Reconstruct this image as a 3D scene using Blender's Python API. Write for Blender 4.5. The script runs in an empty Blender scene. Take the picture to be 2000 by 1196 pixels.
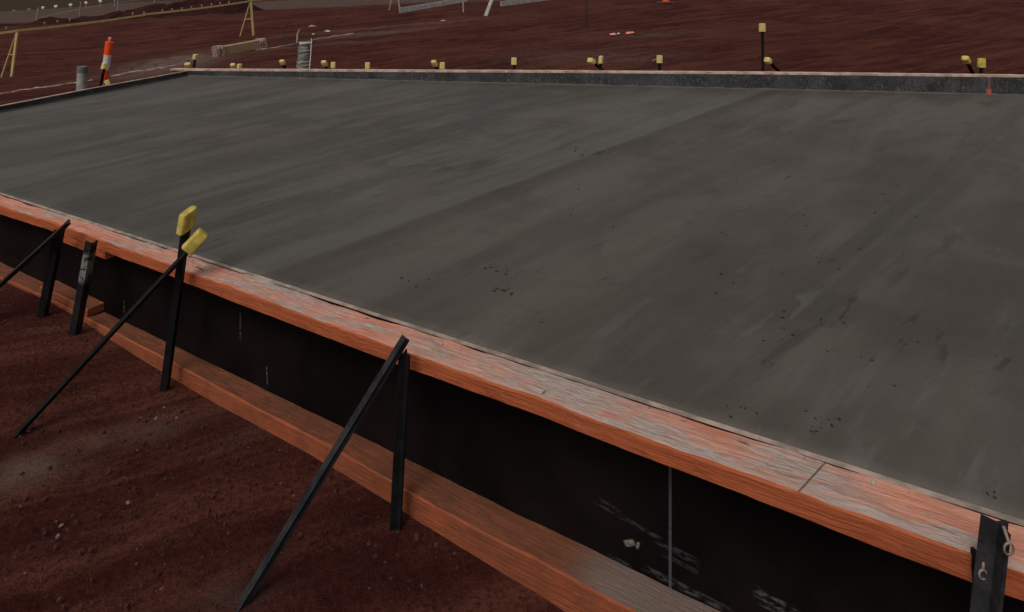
import bpy, bmesh, math, random
import numpy as np
from mathutils import Vector, Matrix, noise
random.seed(7); rng = np.random.default_rng(7)
scene = bpy.context.scene
COL = scene.collection
R = math.radians

# ------------------------------------------------------------ camera, sky, sun
F = 1200.0; YH = -15.0; H = 1.12          # focal length in photo pixels, horizon row, eye height over the slab
cam = bpy.data.cameras.new('camera'); camo = bpy.data.objects.new('camera', cam); COL.objects.link(camo)
cam.sensor_width = 36; cam.lens = F / 2000 * 36
cam.shift_y = -(598 - YH) / 2000
cam.clip_start = 0.05; cam.clip_end = 2000
camo.location = (0, 0, H); camo.rotation_euler = (R(90), 0, 0)
scene.camera = camo

SUN_EL, SUN_AZ = 55, 205                   # soft sun from behind and left of the viewer
w = bpy.data.worlds.new('World'); scene.world = w; w.use_nodes = True
nt = w.node_tree; bg = nt.nodes['Background']
sky = nt.nodes.new('ShaderNodeTexSky'); sky.sky_type = 'NISHITA'; sky.sun_disc = False
sky.sun_elevation = R(SUN_EL); sky.sun_rotation = R(SUN_AZ)
sky.air_density = 1.0; sky.dust_density = 7.0; sky.ozone_density = 0.6
hs = nt.nodes.new('ShaderNodeHueSaturation'); hs.inputs['Saturation'].default_value = 0.3
nt.links.new(sky.outputs[0], hs.inputs['Color']); nt.links.new(hs.outputs[0], bg.inputs[0])
bg.inputs[1].default_value = 0.08
sl = bpy.data.lights.new('sun', 'SUN'); sl.energy = 0.9; sl.angle = R(22); sl.color = (1, .95, .88)
so = bpy.data.objects.new('sun', sl); COL.objects.link(so)
sd = Vector((math.sin(R(SUN_AZ)) * math.cos(R(SUN_EL)), math.cos(R(SUN_AZ)) * math.cos(R(SUN_EL)), math.sin(R(SUN_EL))))
so.rotation_euler = sd.to_track_quat('Z', 'Y').to_euler(); so.location = (0, 0, 20)
scene.view_settings.view_transform = 'Standard'; scene.view_settings.look = 'None'
scene.view_settings.gamma = 1; scene.view_settings.exposure = -0.3

# ------------------------------------------------------------ picture point -> world point
def ray(x, y): return Vector(((x - 1000) / F, 1.0, -(y - YH) / F))
def atY(x, y, Y): r = ray(x, y); return Vector((0, 0, H)) + r * Y
def atz(x, y, z=0.0): r = ray(x, y); return Vector((0, 0, H)) + r * ((z - H) / r.z)
class Line:                                # vertical plane through a line in plan, at an offset
    def __init__(s, p, q):
        s.p = Vector((p.x, p.y)); s.d = (Vector((q.x, q.y)) - s.p).normalized(); s.n = Vector((s.d.y, -s.d.x))
        s.L = (Vector((q.x, q.y)) - s.p).length
    def hit(s, x, y, off=0.0):
        r = ray(x, y); t = (off + s.p.dot(s.n)) / (r.x * s.n.x + r.y * s.n.y)
        return Vector((0, 0, H)) + r * t
    def loc(s, P): v = Vector((P.x, P.y)) - s.p; return v.dot(s.d), v.dot(s.n)
    def pt(s, a, off, z): q = s.p + s.d * a + s.n * off; return Vector((q.x, q.y, z))
NEAR = Line(atz(0, 377), atz(2000, 1021))  # n points to the viewer's side
FAR = Line(atz(365, 149), atz(2000, 187))
LEFT = Line(atz(0, 220), atz(365, 149))
def cross(a, b):
    m = a.d.x * -b.d.y + b.d.x * a.d.y; v = b.p - a.p
    t = (v.x * -b.d.y + b.d.x * v.y) / m; return a.p + a.d * t
NL = cross(NEAR, LEFT); FL = cross(FAR, LEFT)
SNL = NEAR.loc(NL)[0]                      # position of the left corner along the near edge (negative)
S_END = NEAR.L + 2.2                       # near edge runs on past the frame
F_END = FAR.L + 1.3

# ------------------------------------------------------------ materials
def new_mat(name):
    m = bpy.data.materials.new(name); m.use_nodes = True
    return m, m.node_tree, m.node_tree.nodes['Principled BSDF']
class G:                                   # tiny node-graph helper
    def __init__(s, nt): s.nt = nt
    def n(s, t, **k):
        nd = s.nt.nodes.new(t)
        for a, b in k.items():
            if a.startswith('i_'):
                key = a[2:]; key = int(key) if key.isdigit() else key
                s.set(nd.inputs[key], b)
            else: setattr(nd, a, b)
        return nd
    def set(s, sock, v):
        if isinstance(v, bpy.types.NodeSocket): s.nt.links.new(v, sock)
        else: sock.default_value = v
    def math(s, op, a, b=0.0, c=None, clamp=False):
        nd = s.n('ShaderNodeMath', operation=op, use_clamp=clamp); s.set(nd.inputs[0], a); s.set(nd.inputs[1], b)
        if c is not None: s.set(nd.inputs[2], c)
        return nd.outputs[0]
    def mix(s, f, a, b, bt='MIX'):
        nd = s.n('ShaderNodeMix', data_type='RGBA', blend_type=bt); s.set(nd.inputs[0], f)
        for i, v in ((6, a), (7, b)):
            if isinstance(v, tuple) and len(v) == 3: v = (*v, 1)
            s.set(nd.inputs[i], v)
        return nd.outputs[2]
    def uv(s): return s.n('ShaderNodeTexCoord').outputs['UV']
    def obj(s): return s.n('ShaderNodeTexCoord').outputs['Object']
    def world(s): return s.n('ShaderNodeNewGeometry').outputs['Position']
    def mapg(s, v, scale=(1, 1, 1), rot=(0, 0, 0), loc=(0, 0, 0)):
        nd = s.n('ShaderNodeMapping'); s.set(nd.inputs[0], v); nd.inputs['Scale'].default_value = scale
        nd.inputs['Rotation'].default_value = rot; nd.inputs['Location'].default_value = loc; return nd.outputs[0]
    def noise(s, v, scale=5, detail=5, rough=.6, dist=0.0):
        nd = s.n('ShaderNodeTexNoise'); s.set(nd.inputs['Vector'], v); nd.inputs['Scale'].default_value = scale
        nd.inputs['Detail'].default_value = detail; nd.inputs['Roughness'].default_value = rough
        nd.inputs['Distortion'].default_value = dist; return nd.outputs[0]
    def ramp(s, v, a, b, c0=0.0, c1=1.0):
        nd = s.n('ShaderNodeMapRange', interpolation_type='SMOOTHSTEP'); s.set(nd.inputs[0], v)
        for i, q in zip((1, 2, 3, 4), (a, b, c0, c1)): nd.inputs[i].default_value = q
        return nd.outputs[0]
    def sep(s, v): nd = s.n('ShaderNodeSeparateXYZ'); s.set(nd.inputs[0], v); return nd.outputs
    def bump(s, hgt, strength, dist, prev=None):
        nd = s.n('ShaderNodeBump'); s.set(nd.inputs['Height'], hgt); nd.inputs['Strength'].default_value = strength
        nd.inputs['Distance'].default_value = dist
        if prev is not None: s.set(nd.inputs['Normal'], prev)
        return nd.outputs[0]
    def box(s, v, cx, cy, w, h, rot=0.0, soft=.3):   # soft-edged mark in a surface's own UV metres
        c, sn = math.cos(rot), math.sin(rot); X, Y, _ = s.sep(v)
        X = s.math('SUBTRACT', X, cx); Y = s.math('SUBTRACT', Y, cy)
        a = s.math('ADD', s.math('MULTIPLY', X, c / w), s.math('MULTIPLY', Y, sn / w))
        b = s.math('ADD', s.math('MULTIPLY', X, -sn / h), s.math('MULTIPLY', Y, c / h))
        a = s.ramp(s.math('ABSOLUTE', a), 1 - soft, 1 + soft, 1, 0); b = s.ramp(s.math('ABSOLUTE', b), 1 - soft, 1 + soft, 1, 0)
        return s.math('MULTIPLY', a, b)

def mat_simple(name, c1, c2, scale=12, rough=.6, metal=0.0, bump=.15, spec=.4, vec='obj', stretch=(1, 1, 1), bd=.004):
    m, nt, p = new_mat(name); g = G(nt); v = g.mapg(g.obj(), stretch)
    n = g.noise(v, scale, 6, .65); n2 = g.noise(v, scale * 9, 3, .6)
    g.set(p.inputs['Base Color'], g.mix(g.ramp(n, .35, .65), c1, c2)); p.inputs['Metallic'].default_value = metal
    g.set(p.inputs['Roughness'], g.math('MULTIPLY_ADD', n2, .25, rough - .12)); p.inputs['Specular IOR Level'].default_value = spec
    g.set(p.inputs['Normal'], g.bump(g.math('ADD', n2, n), bump, bd)); return m

def mat_dirt():
    m, nt, p = new_mat('red_dirt'); g = G(nt); P = g.world()
    n1 = g.noise(P, .7, 6, .6, .3); n2 = g.noise(P, 6, 8, .7); n3 = g.noise(P, 60, 5, .7); n4 = g.noise(P, 230, 3, .6)
    tr = g.noise(g.mapg(g.mapg(P, rot=(0, 0, R(-24))), (.5, 5, 1)), 1.3, 6, .65, .2)
    c = g.mix(g.ramp(n2, .35, .68), (.044, .0105, .0080), (.074, .0215, .0165))
    c = g.mix(g.ramp(n1, .42, .66), c, (.092, .029, .0215))
    c = g.mix(g.math('MULTIPLY', g.ramp(tr, .42, .7), .75), c, (.160, .056, .036))
    c = g.mix(g.ramp(n3, .42, .70, 0, .8), c, (.026, .0065, .005))
    c = g.mix(g.ramp(n4, .60, .76, 0, .4), c, (.13, .055, .042))
    far = g.n('ShaderNodeAttribute', attribute_name='patch').outputs['Fac']
    pn = g.math('MULTIPLY', far, g.ramp(g.math('ADD', n2, g.math('MULTIPLY', n3, .5)), .5, .9, .15, 1))
    c = g.mix(pn, c, (.2, .16, .135))
    gr = g.n('ShaderNodeAttribute', attribute_name='green').outputs['Fac']
    c = g.mix(gr, c, g.mix(g.ramp(n2, .35, .6), (.020, .018, .010), (.07, .045, .028)))
    rd = g.n('ShaderNodeAttribute', attribute_name='road').outputs['Fac']
    c = g.mix(rd, c, g.mix(g.ramp(tr, .35, .7), (.085, .055, .045), (.125, .082, .068)))
    tk = g.noise(g.mapg(g.mapg(P, rot=(0, 0, R(-24))), (1.2, 16, 1)), 1.5, 7, .75, .3); fm = g.ramp(g.sep(P)[1], 6, 9)
    c = g.mix(g.math('MULTIPLY', fm, g.ramp(tk, .56, .72, 0, .6)), c, (.20, .088, .062)); c = g.mix(g.math('MULTIPLY', fm, g.ramp(tk, .42, .30, 0, .45)), c, (.042, .010, .008))
    vo = g.n('ShaderNodeTexVoronoi', feature='F1'); g.set(vo.inputs['Vector'], P); vo.inputs['Scale'].default_value = 36
    sel = g.n('ShaderNodeSeparateColor'); g.set(sel.inputs[0], vo.outputs['Color'])
    speck = g.math('MULTIPLY', g.ramp(vo.outputs['Distance'], .1, .2, 1, 0), g.ramp(sel.outputs[0], .93, .97))
    c = g.mix(g.math('MULTIPLY', speck, .7), c, (.24, .16, .13))
    g.set(p.inputs['Base Color'], c); p.inputs['Roughness'].default_value = .95; p.inputs['Specular IOR Level'].default_value = .06
    hh = g.math('ADD', g.math('MULTIPLY', n2, .8), g.math('ADD', g.math('MULTIPLY', n3, .5), g.math('MULTIPLY', n4, .22)))
    b = g.bump(hh, 1.0, .030); b = g.bump(tr, .3, .03, b); g.set(p.inputs['Normal'], b); return m

def mat_concrete():
    m, nt, p = new_mat('wet_concrete'); g = G(nt); P = g.world(); U = g.uv()       # UV: sweep angle, distance along the float strokes
    N = lambda a, b, d=7, ro=.62, di=.25: g.noise(g.mapg(U, (a, b, 1)), 1.0, d, ro, di)
    s0 = N(16, .16, 5); s1 = N(42, .45, 7, .64); s2 = N(130, 1.2, 7, .7, .5); s3 = N(420, 3.2, 5, .7, .3)
    big = g.noise(P, .5, 5, .55, .4); mid = g.noise(P, 6, 7, .68); fine = g.noise(P, 75, 6, .75); grain = g.noise(P, 260, 3, .6)
    th, rr, _ = g.sep(U)
    c = g.mix(g.ramp(s1, .38, .62), (.072, .065, .056), (.104, .096, .084))
    brown = g.math('MULTIPLY', g.ramp(g.math('ADD', th, g.math('MULTIPLY', s1, .02)), STRIP[0] - .24, STRIP[0] - .12), g.ramp(th, STRIP[0] - .004, STRIP[0] + .004, 1, 0))
    bm_ = g.math('MAXIMUM', g.math('MULTIPLY', brown, .75), g.math('MULTIPLY', g.ramp(g.math('ADD', big, g.math('MULTIPLY', s1, .3)), .60, .74), .55))
    c = g.mix(bm_, c, g.mix(g.ramp(s1, .36, .64), (.088, .071, .059), (.130, .107, .091)))
    c = g.mix(g.ramp(s0, .54, .64, 0, .6), c, (.132, .126, .112))
    c = g.mix(g.ramp(s0, .48, .36, 0, .45), c, (.056, .049, .042))
    zone = g.ramp(g.noise(g.mapg(U, (9, .35, 1)), 1.0, 4, .55, .5), .44, .58)      # streaks gather in some passes, other passes are smooth
    mot = g.noise(P, 1.7, 7, .66, .8); c = g.mix(g.ramp(mot, .50, .68, 0, .5), c, (.120, .110, .097)); c = g.mix(g.ramp(mot, .48, .34, 0, .5), c, (.058, .051, .044))
    c = g.mix(g.math('MULTIPLY', zone, g.ramp(s2, .56, .64, 0, .6)), c, (.148, .140, .126))
    c = g.mix(g.math('MULTIPLY', zone, g.ramp(s2, .44, .37, 0, .65)), c, (.044, .038, .032))
    s3z = g.math('MULTIPLY', g.ramp(s3, .60, .70, 0, .4), g.ramp(mot, .4, .6)); c = g.mix(s3z, c, (.17, .16, .145))
    strip = g.math('MULTIPLY', g.ramp(th, STRIP[0], STRIP[0] + .003), g.ramp(g.math('ADD', th, g.math('MULTIPLY', mid, .01)), STRIP[1] - .010, STRIP[1], 1, 0))
    c = g.mix(g.math('MULTIPLY', strip, g.ramp(s2, .25, .6, .3, .7)), c, (.126, .121, .108))
    edge = g.math('MULTIPLY', g.ramp(th, STRIP[0] - .014, STRIP[0] - .002), g.ramp(th, STRIP[0] - .001, STRIP[0] + .002, 1, 0))
    c = g.mix(g.math('MULTIPLY', edge, g.ramp(s1, .35, .62, .15, .75)), c, (.05, .039, .031))
    for t0, k in LINES:
        e = g.math('MULTIPLY', g.ramp(g.math('ADD', th, g.math('MULTIPLY', mid, .004)), t0 - .003, t0), g.ramp(th, t0 + .001, t0 + .003, 1, 0))
        c = g.mix(g.math('MULTIPLY', e, g.ramp(s1, .40, .6, 0, k)), c, (.042, .036, .030))
    tear = g.noise(g.mapg(U, (230, 2.2, 1)), 1.0, 7, .75, .12)          # small torn marks left by the float, in patches
    tm = g.math('MULTIPLY', g.ramp(tear, .60, .66), g.ramp(g.noise(P, 1.1, 4, .6), .48, .58))
    c = g.mix(g.math('MULTIPLY', tm, .8), c, (.034, .029, .025))
    c = g.mix(g.ramp(fine, .56, .74, 0, .4), c, (.045, .040, .035)); c = g.mix(g.ramp(mid, .58, .76, 0, .35), c, (.058, .050, .044))
    c = g.mix(g.ramp(grain, .40, .62, 0, .24), c, (.16, .15, .135))
    c = g.mix(g.ramp(g.noise(P, 38, 4, .6), .70, .74, 0, .7), c, (.025, .022, .019))
    c = g.mix(1.0, c, (.88, .865, .84), 'MULTIPLY')
    g.set(p.inputs['Base Color'], c)
    r = g.math('MULTIPLY_ADD', g.ramp(s1, .35, .65), -.10, .50); r = g.math('SUBTRACT', r, g.math('MULTIPLY', strip, .1))
    g.set(p.inputs['Roughness'], g.math('ADD', r, g.math('MULTIPLY', fine, .12))); p.inputs['Specular IOR Level'].default_value = .26
    b = g.bump(s1, .4, .010); b = g.bump(s2, .25, .004, b); b = g.bump(s3, .25, .0015, b); b = g.bump(mid, .5, .012, b); b = g.bump(fine, .5, .003, b); b = g.bump(tm, .6, -.006, b)
    b = g.bump(strip, .4, .006, b)
    g.set(p.inputs['Normal'], b); return m

def mat_timber(name, top, cuts=(), worn=()):
    m, nt, p = new_mat(name); g = G(nt); U = g.uv()
    gr = g.noise(g.mapg(U, (3.5, 60, 1)), 1.6, 8, .7, .4); gf = g.noise(g.mapg(U, (14, 260, 1)), 1, 6, .7, .3)
    bl = g.noise(g.mapg(U, (1.1, 5, 1)), 2.2, 6, .6, .6); bl2 = g.noise(g.mapg(U, (4, 11, 1)), 2.5, 6, .7, .5)
    if top:
        c = g.mix(g.ramp(gr, .35, .68), (.56, .21, .13), (.76, .38, .28))
        wm = g.ramp(g.math('ADD', bl, g.math('MULTIPLY', g.math('SUBTRACT', gr, .5), .6)),   .50, .58)
        for b0 in worn: wm = g.math('MAXIMUM', wm, g.math('MULTIPLY', g.box(U, *b0, 0, .7), g.ramp(g.math('ADD', bl2, g.math('MULTIPLY', gr, .5)), .60, .74)))
        wm = g.math('MULTIPLY', wm, g.ramp(gf, .25, .55, .55, 1))
        c = g.mix(g.math('MULTIPLY', wm, .92), c, g.mix(g.ramp(gf, .38, .62), (.22, .17, .145), (.60, .53, .47)))
        c = g.mix(g.ramp(bl2, .66, .74, 0, .6), c, (.14, .085, .07))
        c = g.mix(g.ramp(gf, .58, .70, 0, .6), c, (.15, .07, .05))
        ck = g.noise(g.mapg(U, (9, 90, 1)), 1.3, 8, .75, 1.5); c = g.mix(g.ramp(ck, .60, .66, 0, .8), c, (.11, .06, .045)); cx_ = g.noise(g.mapg(U, (38, 55, 1)), 1.1, 7, .8, 1.8); c = g.mix(g.ramp(cx_, .60, .68, 0, .55), c, (.17, .09, .07)); c = g.mix(g.ramp(cx_, .40, .33, 0, .45), c, (.75, .52, .43))
        kn = g.noise(g.mapg(U, (2.2, 9, 1)), 3.1, 3, .5, .2); c = g.mix(g.ramp(kn, .70, .73, 0, .8), c, (.07, .05, .04))
        ed = g.math('MULTIPLY', 1.0, g.ramp(g.sep(U)[1], .088, .118))
        c = g.mix(g.math('MULTIPLY', ed, g.ramp(bl2, .3, .6, .1, .6)), c, (.62, .47, .40))
    else:
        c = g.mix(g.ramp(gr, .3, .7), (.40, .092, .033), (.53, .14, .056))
        c = g.mix(g.ramp(bl2, .58, .78, 0, .7), c, (.26, .065, .03))
        c = g.mix(g.ramp(gf, .64, .76, 0, .45), c, (.16, .04, .02))
        c = g.mix(g.ramp(bl, .63, .72, 0, .3), c, (.5, .33, .26))
    for cx in cuts: c = g.mix(g.math('MULTIPLY', g.box(U, cx, .05, .0022, .5, R(22)), g.ramp(bl2, .3, .5, .3, .85)), c, (.09, .06, .05))
    if name.startswith('dusty'):
        c = g.mix(g.ramp(bl2, .3, .62, .6, .95), c, (.150, .062, .036))
        for b0 in worn: c = g.mix(g.math('MULTIPLY', g.box(U, *b0), .8), c, (.24, .19, .16))
    g.set(p.inputs['Base Color'], c); p.inputs['Roughness'].default_value = .85; p.inputs['Specular IOR Level'].default_value = .22
    b = g.bump(gr, .8, .008); b = g.bump(gf, .7, .003, b); b = g.bump(bl2, .5, .006, b); g.set(p.inputs['Normal'], b); return m

def mat_ply(name, marks, speckle):
    m, nt, p = new_mat(name); g = G(nt); U = g.uv()
    n = g.noise(U, 3, 6, .6); f = g.noise(g.mapg(U, (1, 3, 1)), 30, 6, .7); f2 = g.noise(U, 90, 4, .7)
    c = g.mix(g.ramp(n, .35, .65), (.0055, .0042, .0042), (.012, .0085, .0085))
    if speckle:
        c = g.mix(g.ramp(n, .35, .65), (.018, .019, .021), (.05, .052, .055))
        v = g.noise(g.mapg(U, (14, 7, 1)), 4, 8, .85, 1.5); pz = g.noise(g.mapg(U, (1.7, 2, 1)), 1.5, 5, .6, .5)
        k = g.math('MULTIPLY', g.ramp(v, .50, .60), g.ramp(pz, .36, .58, .25, .95)); c = g.mix(k, c, (.17, .165, .155))
        st = g.noise(g.mapg(U, (14, .8, 1)), 2, 5, .7); c = g.mix(g.math('MULTIPLY', g.ramp(st, .62, .7), .5), c, (.19, .18, .165))
        vv = g.sep(U)[1]; lip = g.ramp(g.math('ADD', vv, g.math('MULTIPLY', g.noise(U, 4, 5, .7), .05)), .032, .042, 1, 0)
        c = g.mix(g.math('MULTIPLY', lip, .8), c, (.2, .19, .17))
    for (bx, col, k, lo, hi) in marks:
        q = g.math('MULTIPLY', g.box(U, *bx), g.ramp(f, lo, hi, 0, k)); c = g.mix(q, c, col)
    g.set(p.inputs['Base Color'], c); g.set(p.inputs['Roughness'], g.math('MULTIPLY_ADD', f, .3, .45)); p.inputs['Specular IOR Level'].default_value = .3 if speckle else .05
    g.set(p.inputs['Normal'], g.bump(f2, .3, .002)); return m

# ------------------------------------------------------------ object helpers
def link(o, parent=None):
    COL.objects.link(o)
    if parent is not None: o.parent = parent
    return o
def tag(o, label=None, cat=None, group=None, kind=None):
    if label: o['label'] = label
    if cat: o['category'] = cat
    if group: o['group'] = group
    if kind: o['kind'] = kind
    return o
def empty(name, loc, label, cat, group=None):
    o = bpy.data.objects.new(name, None); o.empty_display_size = .1; o.location = loc; COL.objects.link(o)
    return tag(o, label, cat, group)
def mesh(name, verts, faces, mats, parent=None, uvs=None, mi=None, smooth=False, bevel=0.0, origin=None):
    vs = [Vector(v) for v in verts]
    o0 = parent.location.copy() if parent is not None else (Vector(origin) if origin is not None else Vector((0, 0, 0)))
    me = bpy.data.meshes.new(name); me.from_pydata([v - o0 for v in vs], [], faces)
    if not isinstance(mats, (list, tuple)): mats = [mats]
    for m in mats: me.materials.append(m)
    if mi is not None:
        for p, k in zip(me.polygons, mi): p.material_index = k
    if uvs is not None:
        l = me.uv_layers.new(name='UVMap')
        for p in me.polygons:
            for li, vi in zip(p.loop_indices, p.vertices):
                l.data[li].uv = uvs[vi] if not callable(uvs) else uvs(p, vs[vi])
    bm = bmesh.new(); bm.from_mesh(me); bmesh.ops.recalc_face_normals(bm, faces=bm.faces)
    if bevel: bmesh.ops.bevel(bm, geom=bm.edges[:], offset=bevel, segments=2, affect='EDGES', profile=.6)
    bm.to_mesh(me); bm.free()
    if smooth:
        for p in me.polygons: p.use_smooth = True
    o = bpy.data.objects.new(name, me); link(o, parent)
    if parent is None: o.location = o0
    return o
def frame_of(d, up=Vector((0, 0, 1))):
    d = d.normalized(); x = up.cross(d)
    if x.length < 1e-3: x = Vector((1, 0, 0)).cross(d)
    x.normalize(); return x, d.cross(x).normalized(), d
def sweep(path, prof, closed=False, spin=0.0, ref=None, scale=None):
    V, Fc = [], []; n = len(prof)
    for i, p in enumerate(path):
        a = path[max(0, i - 1)]; b = path[min(len(path) - 1, i + 1)]
        if closed: a = path[i - 1]; b = path[(i + 1) % len(path)]
        x, y, _ = frame_of(b - a, ref or Vector((0, 0, 1)))
        k = scale[i] if scale else 1.0
        for (u, v) in prof:
            uu = (u * math.cos(spin) - v * math.sin(spin)) * k; vv = (u * math.sin(spin) + v * math.cos(spin)) * k
            V.append(p + x * uu + y * vv)
    m = len(path)
    for i in range(m if closed else m - 1):
        for j in range(n):
            a, b = i * n + j, i * n + (j + 1) % n; c, d = ((i + 1) % m) * n + (j + 1) % n, ((i + 1) % m) * n + j
            Fc.append((a, b, c, d))
    if not closed: Fc.append(tuple(range(n))); Fc.append(tuple((m - 1) * n + j for j in range(n))[::-1])
    return V, Fc
def circ(r, n=12): return [(r * math.cos(2 * math.pi * i / n), r * math.sin(2 * math.pi * i / n)) for i in range(n)]
def rect(w, h): return [(-w / 2, -h / 2), (w / 2, -h / 2), (w / 2, h / 2), (-w / 2, h / 2)]
def bar(name, a, b, w, h, mat, parent=None, spin=0.0, bevel=0.0, origin=None):
    V, Fc = sweep([Vector(a), Vector(b)], rect(w, h), spin=spin)
    return mesh(name, V, Fc, mat, parent, bevel=bevel, origin=origin if origin is not None else (None if parent else a))
def fbm(x, y, sc, oc=5, seed=0.0, z=0.0):
    return np.array([noise.fractal(Vector((a * sc + seed, b * sc - seed, z)), .9, 2.0, oc) for a, b in zip(np.ravel(x), np.ravel(y))]).reshape(np.shape(x))

# ------------------------------------------------------------ terrain
CTRL = []
def ct(x, y, Y): p = atY(x, y, Y); CTRL.append((p.x, p.y, p.z))
for x, y in [(0, 558), (170, 650), (318, 745), (620, 900), (770, 990), (1000, 1135), (1110, 1196)]:
    p = NEAR.hit(x, y, .135); CTRL.append((p.x, p.y, p.z + .004))
    q = NEAR.pt(NEAR.loc(p)[0], .5, p.z - .01); CTRL.append(tuple(q))
    q = NEAR.pt(NEAR.loc(p)[0], 1.1, p.z - .015); CTRL.append(tuple(q))
CTRL += [(1.4, 1.0, -.60), (2.5, 0, -.62), (-6, 2, -.45), (-6, 5, -.40), (0, -3, -.6), (-6, -4, -.5), (6, -4, -.6), (5, 3, -.45), (-1, 4.5, -.45), (2, 4, -.4)]
for a in [(0, 192, 8.2), (100, 165, 9.2), (12, 152, 11), (200, 120, 12.5), (300, 120, 10.8), (470, 110, 10.4), (480, 70, 14.8), (620, 82, 12), (900, 60, 12.5),
          (1145, 52, 12), (1300, 7, 15), (1215, 68, 10.6), (1500, 128, 7.9), (1700, 50, 10.8), (1950, 60, 9.8), (1950, 132, 7.6), (1950, 5, 13),
          (700, 120, 9.2), (1000, 120, 8.4), (770, 20, 19.5), (0, 62, 18), (300, 40, 18), (0, 48, 27), (300, 34, 25), (0, 24, 40), (250, 6, 40),
          (800, 2, 27), (1200, -6, 27), (600, -8, 45), (0, 2, 62), (1500, -18, 45), (2000, -22, 30), (2600, 0, 16), (-600, 30, 20), (-600, 8, 45), (-300, -25, 80)]: ct(*a)
CTRL += [(-200, 200, 9), (0, 250, 10), (250, 200, 12), (-250, 0, 2), (250, 0, 5), (0, -250, 0), (-60, 110, 4.5), (60, 100, 5.5), (0, -60, -.5), (60, 0, 1), (-60, 0, -.3)]
C_ = np.array(CTRL); n_ = len(C_)
def kern(d): return np.sqrt(d * d + .5)
Dm = kern(np.hypot(C_[:, None, 0] - C_[None, :, 0], C_[:, None, 1] - C_[None, :, 1]))
Pm = np.c_[np.ones(n_), C_[:, 0], C_[:, 1]]
A_ = np.block([[Dm - np.eye(n_) * .03, Pm], [Pm.T, np.zeros((3, 3))]])
W_ = np.linalg.solve(A_, np.r_[C_[:, 2], 0, 0, 0])
def terr_base(x, y):
    x = np.asarray(x, float); y = np.asarray(y, float); s = W_[n_] + W_[n_ + 1] * x + W_[n_ + 2] * y
    for k in range(n_): s = s + W_[k] * kern(np.hypot(x - C_[k, 0], y - C_[k, 1]))
    return s
def gz(x, y): return float(terr_base(x, y))
def ground_hit(x, y, y0=.6, y1=90):
    r = ray(x, y); Y = y0
    while Y < y1:
        p = Vector((0, 0, H)) + r * Y
        off = NEAR.loc(p)[1]
        if p.z <= gz(p.x, p.y): return p
        Y += .02 + Y * .003
    return p
def axis(lo, hi, c, fine, half, growth):
    a = [c]; st = fine
    while a[-1] < hi:
        if a[-1] - c > half: st *= growth
        a.append(a[-1] + st)
    b = [c]; st = fine
    while b[-1] > lo:
        if c - b[-1] > half: st *= growth
        b.append(b[-1] - st)
    return np.array(sorted(set(a + b)))
xs = axis(-260, 260, -.9, .019, 2.0, 1.032); ys = axis(-40, 260, 1.7, .019, 1.3, 1.022)
GX, GY = np.meshgrid(xs, ys)
GZ = terr_base(GX, GY)
dist = np.hypot(GX, GY - 1)
near_w = np.clip(1 - (dist - 3) / 5, 0, 1)
nz = fbm(GX, GY, 1.3, 4, 3.1) * .025 + fbm(GX, GY, 7, 5, 9.7) * .011 * (.4 + .6 * near_w) + fbm(GX, GY, 28, 3, 4.4) * .0045 * near_w
ridge = fbm(GX * .25 + GY * .12, GY * 1.4 - GX * .7, 1.2, 5, 1.1) * .05 * np.clip((dist - 6) / 5, 0, 1)
offn = (GX - NEAR.p.x) * NEAR.n.x + (GY - NEAR.p.y) * NEAR.n.y; nz = nz * (.12 + .88 * np.clip((np.abs(offn - .15) - .05) / .3, 0, 1))
GZ = GZ + nz + ridge
inside = ((GX - NEAR.p.x) * NEAR.n.x + (GY - NEAR.p.y) * NEAR.n.y < .06) & ((GX - FAR.p.x) * FAR.n.x + (GY - FAR.p.y) * FAR.n.y > -.10) & ((GX - LEFT.p.x) * LEFT.n.x + (GY - LEFT.p.y) * LEFT.n.y > -.08)
rt = Line(NEAR.pt(S_END, 0, 0), FAR.pt(F_END, 0, 0)); inside &= (GX - rt.p.x) * rt.n.x + (GY - rt.p.y) * rt.n.y < .05
GZ = np.where(inside, np.minimum(GZ, -.40), GZ)
ny_, nx_ = GX.shape
V = [(a, b, c) for a, b, c in zip(GX.ravel(), GY.ravel(), GZ.ravel())]
Fc = [(j * nx_ + i, j * nx_ + i + 1, (j + 1) * nx_ + i + 1, (j + 1) * nx_ + i) for j in range(ny_ - 1) for i in range(nx_ - 1)]
DIRT = mat_dirt()
ground = mesh('ground', V, Fc, DIRT, smooth=True); tag(ground, 'bare dark red dirt of the building site', kind='structure')
pat = np.zeros(GX.shape); grn = np.zeros(GX.shape); road = np.zeros(GX.shape)
def blob(x, y, rx, ry, k=1.0, rot=0.0, Y=None):
    p = ground_hit(x, y) if Y is None else atY(x, y, Y); dx, dy = GX - p.x, GY - p.y
    c, s = math.cos(rot), math.sin(rot); a = (dx * c + dy * s) / rx; b = (-dx * s + dy * c) / ry
    return k * np.exp(-(a * a + b * b))
for a in [(250, 850, .25, .07, .28, .3), (20, 930, .2, .07, .5, .3), (560, 830, .25, .03, .2, .5), (430, 1180, .12, .05, .2, .3), (340, 122, .8, 1.2, .9, .3), (720, 66, 1.4, .35, .6, .35), (760, 52, 2.2, .3, .4, .2),
          (1150, 110, 1.2, .5, .25, 0), (560, 96, 1.3, .3, .4, .3), (1260, 68, 1.0, .4, .3, 0)]:
    pat = np.maximum(pat, blob(*a))
L0 = atY(-300, 40, 36); L1 = atY(700, -6, 36)
far = np.clip((GY - 26) / 4, 0, 1)
edge = 38 + fbm(GX, GY, .15, 3) * 3
grn = np.clip((GY - edge) / 3, 0, 1); road = np.clip((GY - 23 - fbm(GX, GY, .3, 3) * 1.5) / 2, 0, 1) * (1 - grn) * np.clip((8 - GX) / 10, 0, 1)
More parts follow.
